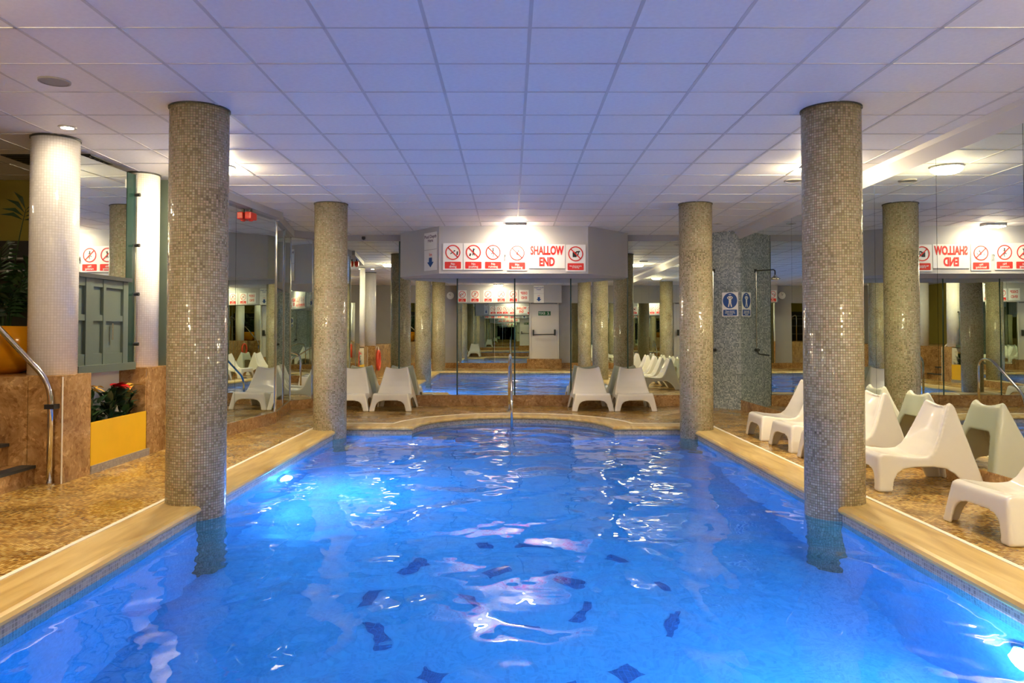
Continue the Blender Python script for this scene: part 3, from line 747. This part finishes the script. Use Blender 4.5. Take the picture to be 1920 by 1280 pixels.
flat_multi(t, 'figure', [circ(-0.13, 0.045, 0.016, 10), stick(-0.13, 0.03, -0.145, -0.01, 0.025), stick(-0.145, -0.01, -0.11, -0.06, 0.016), stick(-0.145, -0.01, -0.18, -0.045, 0.016)], M_BOARD, 0.006, 0.0075)
t = thing('wall_clock', 'round white wall clock on the rear wall', 'clock', (-2.25, YR - 0.012, 2.72), math.pi)
bm = lathe(bmesh.new(), [(0.15, 0.0), (0.15, 0.035), (0.135, 0.035), (0.135, 0.02)], 32); bmesh.ops.transform(bm, matrix=Matrix.Rotation(math.pi / 2, 4, 'X'), verts=bm.verts); obj('case', bm, M_GREY, t)
flat(t, 'dial', circ(0, 0, 0.134), M_BOARD, 0.02, 0.022); flat(t, 'hand', stick(0, 0, 0.05, 0.07, 0.012), M_BLACK, 0.022, 0.024); flat(t, 'hand', stick(0, 0, -0.02, 0.11, 0.008), M_BLACK, 0.024, 0.026)

# ------------------------------------------------------------------ lamps
def bulkhead_light(x, y, label, group=None, off=''):
    t = thing('ceiling_light' + off, label, 'ceiling light', (x, y, HC), 0, group)
    obj('base', lathe(bmesh.new(), [(0.165, -0.02), (0.165, 0.0)], 32), M_GRID, t)
    obj('diffuser' + off, lathe(bmesh.new(), [(0.155, -0.02), (0.152, -0.045), (0.12, -0.068), (0.0005, -0.075)], 32), emit('warm_lamp', WARM, P_BULK), t, smooth=True)
bulkhead_light(-3.12, 8.2, 'lit round bulkhead lamp on the ceiling above the deck by the left mirrors')
bulkhead_light(3.27, 8.2, 'lit round bulkhead lamp on the ceiling above the row of white chairs')
G_ = 'round ceiling lamps over the deep end'
bulkhead_light(-3.12, 3.4, 'round warm bulkhead lamp over the deep end deck by the lifebuoy', G_, '_left_offscreen')
bulkhead_light(3.27, 3.4, 'round warm bulkhead lamp over the deep end deck along the mirror wall', G_, '_right_offscreen')
t = thing('sign_light', 'grey rectangular ceiling lamp shining on the shallow end signs', 'ceiling light', (0.09, 12.48, HC))
obj('housing', box(bmesh.new(), -0.17, 0.17, -0.09, 0.09, -0.045, 0.0, 0.004), M_GREY, t)
obj('diffuser', box(bmesh.new(), -0.155, 0.155, -0.078, 0.094, -0.062, -0.045), emit('sign_lamp', WARM2, P_SIGN), t)
t = thing('sign_light_rear_offscreen', 'rectangular ceiling lamp in front of the rear bulkhead', 'ceiling light', (-0.45, -0.1, HC))
obj('housing', box(bmesh.new(), -0.17, 0.17, -0.09, 0.09, -0.045, 0.0, 0.004), M_GREY, t)
obj('diffuser_rear_offscreen', box(bmesh.new(), -0.155, 0.155, -0.09, 0.078, -0.062, -0.045), emit('sign_lamp', WARM2, P_SIGN), t)
def downlight(x, y, label, lit=True, off=''):
    t = thing('downlight' + off, label, 'downlight', (x, y, HC))
    obj('bezel', lathe(bmesh.new(), [(0.075, -0.001), (0.072, -0.012), (0.05, -0.012), (0.05, -0.002)], 28, caps=False), M_GRID, t)
    obj('lens' + off, lathe(bmesh.new(), [(0.05, -0.004), (0.048, -0.008), (0.001, -0.009)], 24), emit('down_lamp', WARM2, P_DOWN * 1.0) if lit else M_CHROME, t)
downlight(-3.83, 6.62, 'small lit recessed downlight above the white column by the steps')
downlight(-5.6, 7.0, 'small lit recessed downlight over the palm on the terrace', True, '_terrace_offscreen')
downlight(3.37, 12.5, 'small unlit recessed downlight in front of the shower wall', False)
def disc(x, y, label):
    t = thing('ceiling_speaker', label, 'speaker', (x, y, HC))
    obj('rim', lathe(bmesh.new(), [(0.105, -0.001), (0.103, -0.012), (0.09, -0.014), (0.09, -0.004)], 32, caps=False), plain('speaker_beige', (0.30, 0.28, 0.26), 0.6), t)
    obj('grille', lathe(bmesh.new(), [(0.09, -0.003), (0.088, -0.009), (0.001, -0.012)], 32), plain('speaker_beige', (0.30, 0.28, 0.26), 0.6), t)
disc(-3.22, 5.40, 'round beige ceiling speaker over the deck by the steps')
disc(3.30, 8.95, 'round beige ceiling speaker beyond the lamp over the chairs')
# red alarm sounder on the left beam
a_ = lerp2(LM0, LM1, 0.62)
t = thing('alarm_sounder', 'red alarm sounder fixed at the top of the left mirror', 'alarm', (a_[0] + 0.055, a_[1], 2.90), -0.11)
obj('body', box(bmesh.new(), -0.045, 0.045, -0.10, 0.10, -0.05, 0.05, 0.015), plain('alarm_red', (0.62, 0.03, 0.02), 0.3), t)
obj('lens', lathe(bmesh.new(), [(0.035, -0.05), (0.035, -0.06), (0.02, -0.07)], 20), plain('alarm_red', (0.62, 0.03, 0.02), 0.3), t)
obj('bracket', box(bmesh.new(), -0.015, 0.015, -0.015, 0.015, 0.05, 0.10), M_BLACK, t)
# dark vent in the ceiling over the terrace
t = thing('ceiling_vent', 'dark square air vent in the ceiling behind the white columns', 'vent', (-4.63, 7.85, HC))
obj('frame', box(bmesh.new(), -0.45, 0.45, -0.22, 0.22, -0.012, -0.001), M_NOSING, t)
for k in range(5): obj('slat', box(bmesh.new(), -0.42, 0.42, -0.18 + k * 0.085, -0.15 + k * 0.085, -0.022, -0.012), M_BLACK, t)
# little camera dome on the back strip
t = thing('camera_dome', 'small black dome camera on the grey strip above the back mirror', 'camera', ((681 - CX) * 13.93 / F_PX, YB - 0.03, 3.045))
obj('base', box(bmesh.new(), -0.04, 0.04, -0.02, 0, -0.03, 0.04), M_GREY, t)
obj('dome', lathe(bmesh.new(), [(0.001, -0.045), (0.03, -0.03), (0.035, 0.0), (0.03, 0.02)], 16, 0, -0.045), M_BLACK, t, smooth=True)

# ------------------------------------------------------------------ reclining chair, moulded in one piece
def chair_meshes():
    bm = bmesh.new()
    X = lambda z: 0.355 - 0.232 * z
    prof = [(-.005, .255), (.0, .280), (.03, .292), (.09, .288), (.20, .272), (.33, .262), (.42, .272), (.475, .315), (.51, .375), (.555, .47), (.605, .59), (.635, .665), (.650, .700)]
    arch = [(.075, 0), (.10, .09), (.135, .145), (.19, .18), (.28, .195), (.46, .20), (.56, .185), (.63, .145), (.69, .08), (.735, 0)]
    rear = lambda z: .885 - .268 * z
    side = [(-.035, 0)] + arch + [(.865, 0), (rear(.15), .15), (rear(.4), .4), (rear(.66), .66), (.695, .708), (.672, .716)] + [(y, z) for y, z in reversed(prof)]
    for s in (-1, 1):
        bm.faces.new([bm.verts.new((s * X(z), y, z)) for y, z in side])
    fy = lambda z: -.035 + .115 * z
    fr = [(.355, 0), (X(.27), .27), (-X(.27), .27), (-.355, 0), (-.268, 0), (-.25, .08), (-.225, .135), (-.185, .165), (-.12, .178), (.12, .178), (.185, .165), (.225, .135), (.25, .08), (.268, 0)]
    bm.faces.new([bm.verts.new((x, fy(z), z)) for x, z in fr])
    bk = [(.355, 0), (X(.4), .4), (X(.69), .69), (.08, .675), (-.08, .675), (-X(.69), .69), (-X(.4), .4), (-.355, 0), (-.27, 0), (-.215, .22), (-.165, .43), (-.13, .47), (.13, .47), (.165, .43), (.215, .22), (.27, 0)]
    bm.faces.new([bm.verts.new((x, rear(z), z)) for x, z in bk])
    nu = 12
    full = prof + [(.66, .715), (.69, .71)]
    rows = []
    for k, (y, z) in enumerate(full):
        row = []
        for i in range(nu + 1):
            u = 2 * i / nu - 1
            q = 1 - u ** 2
            dz = -0.034 * q * min(1, max(0, (z - 0.62) / 0.09)) - (0.020 * q if .05 < y < .45 else 0)
            dyy = 0.05 * q * min(1, max(0, (z - 0.32) / 0.1)) * (1 if k < len(prof) else 0.4)
            row.append(bm.verts.new((u * X(z), y + dyy, z + dz)))
        rows.append(row)
    for a, b in zip(rows, rows[1:]):
        for i in range(nu): bm.faces.new((a[i], a[i + 1], b[i + 1], b[i]))
    me = bpy.data.meshes.new('chair'); bm.to_mesh(me); bm.free()
    o = bpy.data.objects.new('chair', me); C.objects.link(o)
    m = o.modifiers.new('s', 'SOLIDIFY'); m.thickness = 0.024; m.offset = 0
    m = o.modifiers.new('r', 'REMESH'); m.mode = 'VOXEL'; m.voxel_size = 0.0088
    m = o.modifiers.new('m', 'SMOOTH'); m.factor = 0.5; m.iterations = 9
    bpy.context.view_layer.update()
    em = bpy.data.meshes.new_from_object(o.evaluated_get(bpy.context.evaluated_depsgraph_get()))
    bpy.data.objects.remove(o)
    em.transform(Matrix.Diagonal((0.985, 0.955, 1, 1)))
    zmin = min(v.co.z for v in em.vertices)
    for v in em.vertices: v.co.z -= zmin
    regions = {}
    for p in em.polygons:
        c = p.center
        if c.z < 0.16: key = ('leg', c.x > 0, c.y > 0.42)
        elif c.y > 0.455 + 0.0 * c.z and c.z > 0.16: key = ('backrest',)
        else: key = ('seat',)
        regions.setdefault(key, []).append(p)
    out = []
    for key, ps in sorted(regions.items(), key=lambda kv: str(kv[0])):
        vm = {}; vv = []; ff = []
        nrm = []
        for p in ps:
            f = []
            for vi in p.vertices:
                if vi not in vm:
                    vm[vi] = len(vv); vv.append(tuple(em.vertices[vi].co)); nrm.append(tuple(em.vertices[vi].normal))
                f.append(vm[vi])
            ff.append(f)
        me = bpy.data.meshes.new(key[0]); me.from_pydata(vv, [], ff); me.update()
        for p in me.polygons: p.use_smooth = True
        me.normals_split_custom_set_from_vertices(nrm)
        me.materials.append(M_PLASTIC)
        out.append((key[0], me))
    bpy.data.meshes.remove(em)
    return out
CH = chair_meshes()
def chair(x, y, rz, label, group):
    """x, y: middle of the front feet; local +y runs to the back"""
    t = thing('reclining_chair', label, 'chair', (x, y, 0.001), rz, group)
    for n, me in CH: link(n, me, None, t)
    return t
G1_ = 'white chairs along the mirror wall'
row = [(5.13, 0.03, 'glossy white moulded chair beside the pool, end of the row by the deep end'),
       (6.78, -0.02, 'glossy white moulded chair just behind the mosaic column, second in the row'),
       (7.90, 0.04, 'glossy white moulded chair in the middle of the row along the mirror wall'),
       (8.82, 0.02, 'glossy white moulded chair, second in the row from the shower wall'),
       (9.77, -0.03, 'glossy white moulded chair in the row nearest the shower wall')]
for y, a, lab in row:
    chair(3.105, y, -math.pi / 2 + a, lab, G1_)
G2_ = 'white chairs against the back mirror'
chair(-2.74, 13.0, 0.03, 'white moulded chair at the back mirror partly behind the pool corner column', G2_)
chair(-2.02, 13.0, -0.02, 'white moulded chair at the back mirror below the depth sign', G2_)
chair(1.39, 13.0, 0.02, 'white moulded chair at the back mirror beside the pool handrail', G2_)
chair(2.11, 13.0, -0.02, 'white moulded chair at the back mirror on the shower side', G2_)

# ------------------------------------------------------------------ rails
t = thing('pool_handrail', 'chrome handrail at the middle of the rounded pool end', 'handrail', (0.0, 12.5, 0))
obj('rail', tube(bmesh.new(), smooth_path([(-0.02, 0.62, 0.0), (-0.02, 0.62, 0.86), (0.0, 0.25, 0.90), (0.02, -0.62, 0.34), (0.02, -0.66, -0.55)], rad=0.18), 0.021, 12), M_CHROME, t, smooth=True)
obj('base_flange', lathe(bmesh.new(), [(0.05, 0.0), (0.05, 0.012), (0.024, 0.02)], 20, -0.02, 0.62), M_CHROME, t)
t = thing('stair_handrail', 'chrome tube handrail rising along the marble steps', 'handrail', (-4.0, 6.72, 0))
obj('rail', tube(bmesh.new(), smooth_path([(0.0, 0, 0.0), (0.0, 0, 0.88), (-0.62, 0, 1.53), (-1.6, 0, 2.2), (-1.6, 0, 0.95)], rad=0.16), 0.025, 14), M_CHROME, t, smooth=True)
obj('clamp', box(bmesh.new(), -0.035, 0.05, -0.035, 0.054, 0.66, 0.70), M_BLACK, t)
obj('base_flange', lathe(bmesh.new(), [(0.045, 0.0), (0.045, 0.012), (0.027, 0.02)], 20), M_CHROME, t)

# ------------------------------------------------------------------ yellow planter and its plants
t = thing('planter_box', 'yellow planter box with mosaic plinth between marble posts', 'planter', (XP, 7.8, 0))
obj('front_panel', box(bmesh.new(), -0.012, 0.0, -0.555, 0.54, 0.075, 0.48), M_YELLOW, t)
obj('plinth', box(bmesh.new(), -0.02, 0.012, -0.558, 0.60, 0.0, 0.075), M_PLINTH, t)
obj('soil', box(bmesh.new(), -0.31, -0.013, -0.55, 0.54, 0.38, 0.42), plain('soil', (0.018, 0.012, 0.009), 0.9), t)
def heart_leaf(L_, W_, fold=0.2, mat=None, name='leaf'):
    n = 8; vv = []; ff = []
    for i in range(n + 1):
        s = i / n
        wd = W_ * math.sin(math.pi * min(1, s * 0.92 + 0.08)) ** 0.8 * (1.15 - 0.6 * s)
        droop = -0.35 * L_ * s * s
        vv += [(-wd, s * L_, fold * wd + droop), (0, s * L_, droop), (wd, s * L_, fold * wd + droop)]
    for i in range(n):
        for k in (0, 1): ff.append((3 * i + k, 3 * i + k + 1, 3 * i + k + 4, 3 * i + k + 3))
    me = bpy.data.meshes.new(name); me.from_pydata(vv, [], ff); me.update()
    for p in me.polygons: p.use_smooth = True
    me.materials.append(mat); boxuv(me); return me
M_LEAF = plain('dark_leaf', (0.018, 0.06, 0.022), 0.3, noise=0.5, scale=6)
M_LEAF2 = plain('mid_leaf', (0.05, 0.12, 0.035), 0.35, noise=0.4, scale=6)
M_FRED = plain('red_petal', (0.60, 0.008, 0.015), 0.35, noise=0.3, scale=20)
M_FYEL = plain('yellow_petal', (0.72, 0.42, 0.06), 0.4, noise=0.3, scale=20)
LEAFS = [heart_leaf(0.16, 0.055, 0.2, M_LEAF), heart_leaf(0.12, 0.045, 0.25, M_LEAF2), heart_leaf(0.19, 0.06, 0.15, M_LEAF)]
PET_R = heart_leaf(0.14, 0.062, 0.15, M_FRED, 'flower'); PET_Y = heart_leaf(0.12, 0.028, 0.3, M_FYEL, 'flower')
def plant(x, y, nleaf, red, yel, label, h=0.26, seed=1):
    rnd = random.Random(seed)
    t = thing('flowering_plant', label, 'plant', (x, y, 0.415))
    obj('stem_cluster', tube(bmesh.new(), [(0, 0, 0), (0.01, 0, 0.12)], [0.02, 0.006], 8), M_LEAF, t)
    for k in range(nleaf):
        a = rnd.uniform(0, 6.28); zz = rnd.uniform(0.02, h); r = rnd.uniform(0.01, 0.09)
        o = link('leaf', LEAFS[k % 3], None, t)
        o.location = (0.6 * r * math.cos(a), 1.3 * r * math.sin(a), zz)
        fwd = abs(math.cos(a))
        o.rotation_euler = (rnd.uniform(0.1, 0.9) + 0.7 * fwd, rnd.uniform(-0.4, 0.4), a - math.pi / 2)
        s = rnd.uniform(0.7, 1.15) * (1 - 0.25 * fwd); o.scale = (s, s, s)
    for n_f, me in ((red, PET_R), (yel, PET_Y)):
        for k in range(n_f):
            a = rnd.uniform(-1.4, 1.4); zz = h + rnd.uniform(0.03, 0.12); r = rnd.uniform(0.02, 0.11)
            px_, py_ = 0.6 * r * math.cos(a), r * math.sin(a) * 1.5
            sk = obj('flower_stalk', tube(bmesh.new(), [(0, 0, 0.08), (px_ * 0.7, py_ * 0.7, zz * 0.7), (px_, py_, zz)], 0.004, 6), M_LEAF2, t)
            for q in range(1 if me is PET_R else 3):
                o = link('flower', me, None, sk); o.location = (px_, py_, zz)
                o.rotation_euler = (rnd.uniform(0.0, 0.5), rnd.uniform(-0.3, 0.3), a - math.pi / 2 + q * 2.1 + rnd.uniform(-0.4, 0.4))
plant(-4.07, 7.48, 46, 0, 4, 'leafy plant with pale yellow flowers at the step end of the planter', 0.27, 3)
plant(-4.06, 7.82, 48, 8, 0, 'leafy plant with big red flowers in the middle of the yellow planter', 0.29, 5)
plant(-4.07, 8.14, 38, 0, 3, 'leafy plant with thin yellow flowers at the column end of the planter', 0.24, 8)

# ------------------------------------------------------------------ palm in its big orange pot
t = thing('plant_pot', 'big glossy orange yellow bowl planter on the terrace', 'pot', (-5.02, 7.38, ZP))
obj('bowl', lathe(bmesh.new(), [(0.30, 0.0), (0.40, 0.06), (0.47, 0.20), (0.475, 0.32), (0.44, 0.43), (0.42, 0.45), (0.40, 0.45), (0.42, 0.40)], 48), plain('orange_glaze', (0.85, 0.34, 0.008), 0.15), t, smooth=True)
obj('soil', lathe(bmesh.new(), [(0.40, 0.38), (0.40, 0.40)], 32), plain('soil', (0.018, 0.012, 0.009), 0.9), t)
def frond_mesh(length, n, spread, start, leaf, wid, seed=0):
    rnd = random.Random(seed); bm = bmesh.new(); pts = []
    for i in range(15):
        s = i / 14; pts.append(Vector((length * spread * (0.25 * s + 0.75 * s ** 2), 0, length * (s - 0.6 * spread * s ** 3))))
    tube(bm, pts, [0.011 * (1 - 0.7 * i / 14) for i in range(15)], 6)
    for k in range(n):
        s = start + (0.995 - start) * k / max(1, n - 1); i = min(13, int(s * 14)); p = pts[i].lerp(pts[i + 1], s * 14 - i); tdir = (pts[i + 1] - pts[i]).normalized()
        for sd in (-1, 1):
            ll = leaf * (0.75 + 0.4 * (k / n)) * rnd.uniform(0.8, 1.1)
            open_ = 1.15 - 0.75 * k / n
            side = Vector((0.55 * sd, 0.85 * sd, 0)) 
            d = (tdir * (0.35 + 0.6 * k / n) + side * open_ + Vector((0, 0, rnd.uniform(-0.1, 0.25)))).normalized()
            wv = d.cross(Vector((0.3, -1, 0.4))).normalized() * wid
            q1 = p + d * ll * 0.45; q2 = p + d * ll + Vector((0, 0, -0.32 * ll))
            a, b, c, e, f = (bm.verts.new(v) for v in (p, q1 + wv, q1 - wv, q2, q1 + Vector((0, 0, -0.004))))
            bm.faces.new((a, b, f)); bm.faces.new((a, f, c)); bm.faces.new((b, e, f)); bm.faces.new((f, e, c))
    me = bpy.data.meshes.new('frond'); bm.to_mesh(me); bm.free(); boxuv(me)
    me.materials.append(plain('palm_leaf', (0.02, 0.06, 0.016), 0.4, noise=0.5, scale=4)); return me
t = thing('palm_tree', 'tall green palm growing from the orange bowl', 'palm', (-4.93, 7.40, ZP + 0.405))
for k, (ln, az, spr, stt, leaf, wid, ox) in enumerate(((1.25, 0.0, 0.10, 0.90, 0.30, 0.020, 0.10), (1.05, 2.8, 0.25, 0.6, 0.26, 0.024, -0.02), (0.85, 0.2, 0.28, 0.5, 0.24, 0.024, 0.08),
        (0.95, -0.9, 0.30, 0.55, 0.26, 0.024, 0.0), (0.70, -0.3, 0.35, 0.4, 0.24, 0.026, 0.12), (0.62, -1.6, 0.4, 0.35, 0.24, 0.026, 0.05), (0.75, 1.2, 0.35, 0.4, 0.22, 0.024, 0.0),
        (0.50, -0.8, 0.45, 0.3, 0.22, 0.028, 0.1), (0.9, 3.4, 0.35, 0.5, 0.26, 0.024, -0.1), (0.45, 0.1, 0.5, 0.4, 0.2, 0.02, 0.1), (0.8, -2.2, 0.35, 0.45, 0.25, 0.026, -0.05))):
    o = link('frond', frond_mesh(ln, 4 if k == 0 else 10, spr, stt, leaf, wid, k), None, t); o.rotation_euler = (0, 0.03, az); o.location = (ox, 0.0, 0)
for k in range(4):
    a = k * 1.57
    obj('cane', tube(bmesh.new(), [(0.05 * math.cos(a), 0.05 * math.sin(a), 0), (0.06 * math.cos(a), 0.06 * math.sin(a), 0.45)], [0.02, 0.012], 8), M_LEAF2, t)
# dark shelf unit on the yellow wall
t = thing('bar_shelf', 'dark wall shelf unit behind the palm', 'shelf', (-5.6, 8.93, ZP))
obj('back_panel', box(bmesh.new(), -1.2, 0.85, -0.04, 0, 0.0, 1.45), plain('dark_panel', (0.03, 0.03, 0.035), 0.4), t)
for z in (0.32, 0.72, 1.08, 1.22):
    obj('shelf_board', box(bmesh.new(), -1.2, 0.85, -0.22, -0.04, z, z + 0.018), M_GREY, t)
obj('side_panel', box(bmesh.new(), 0.83, 0.85, -0.22, -0.04, 0, 1.45), plain('dark_panel', (0.03, 0.03, 0.035), 0.4), t)
# lifebuoy hanging on the near pedestal (seen in the mirrors)
t = thing('lifebuoy', 'orange red lifebuoy hanging from a hook on the marble pedestal', 'lifebuoy', (XP + 0.045, 5.25, 0.52))
bm = bmesh.new(); nR, nr = 28, 12; vs_ = []
for i in range(nR):
    a = 2 * math.pi * i / nR; ring = []
    for k in range(nr):
        b = 2 * math.pi * k / nr; r = 0.27 + 0.045 * math.cos(b)
        ring.append(bm.verts.new((0.04 * math.sin(b), 0.72 * r * math.cos(a), r * math.sin(a))))
    vs_.append(ring)
for i in range(nR):
    for k in range(nr): bm.faces.new((vs_[i][k], vs_[(i + 1) % nR][k], vs_[(i + 1) % nR][(k + 1) % nr], vs_[i][(k + 1) % nr]))
obj('ring', bm, plain('buoy_orange', (0.80, 0.08, 0.03), 0.4), t, smooth=True)
obj('rope', tube(bmesh.new(), [(0, -0.06, 0.29), (-0.01, 0, 0.40), (0, 0.06, 0.29)], 0.007, 6), M_BOARD, t)
obj('hook', tube(bmesh.new(), smooth_path([(-0.045, 0, 0.38), (0.0, 0, 0.38), (0.0, 0, 0.41)], rad=0.02), 0.008, 6), M_CHROME, t)
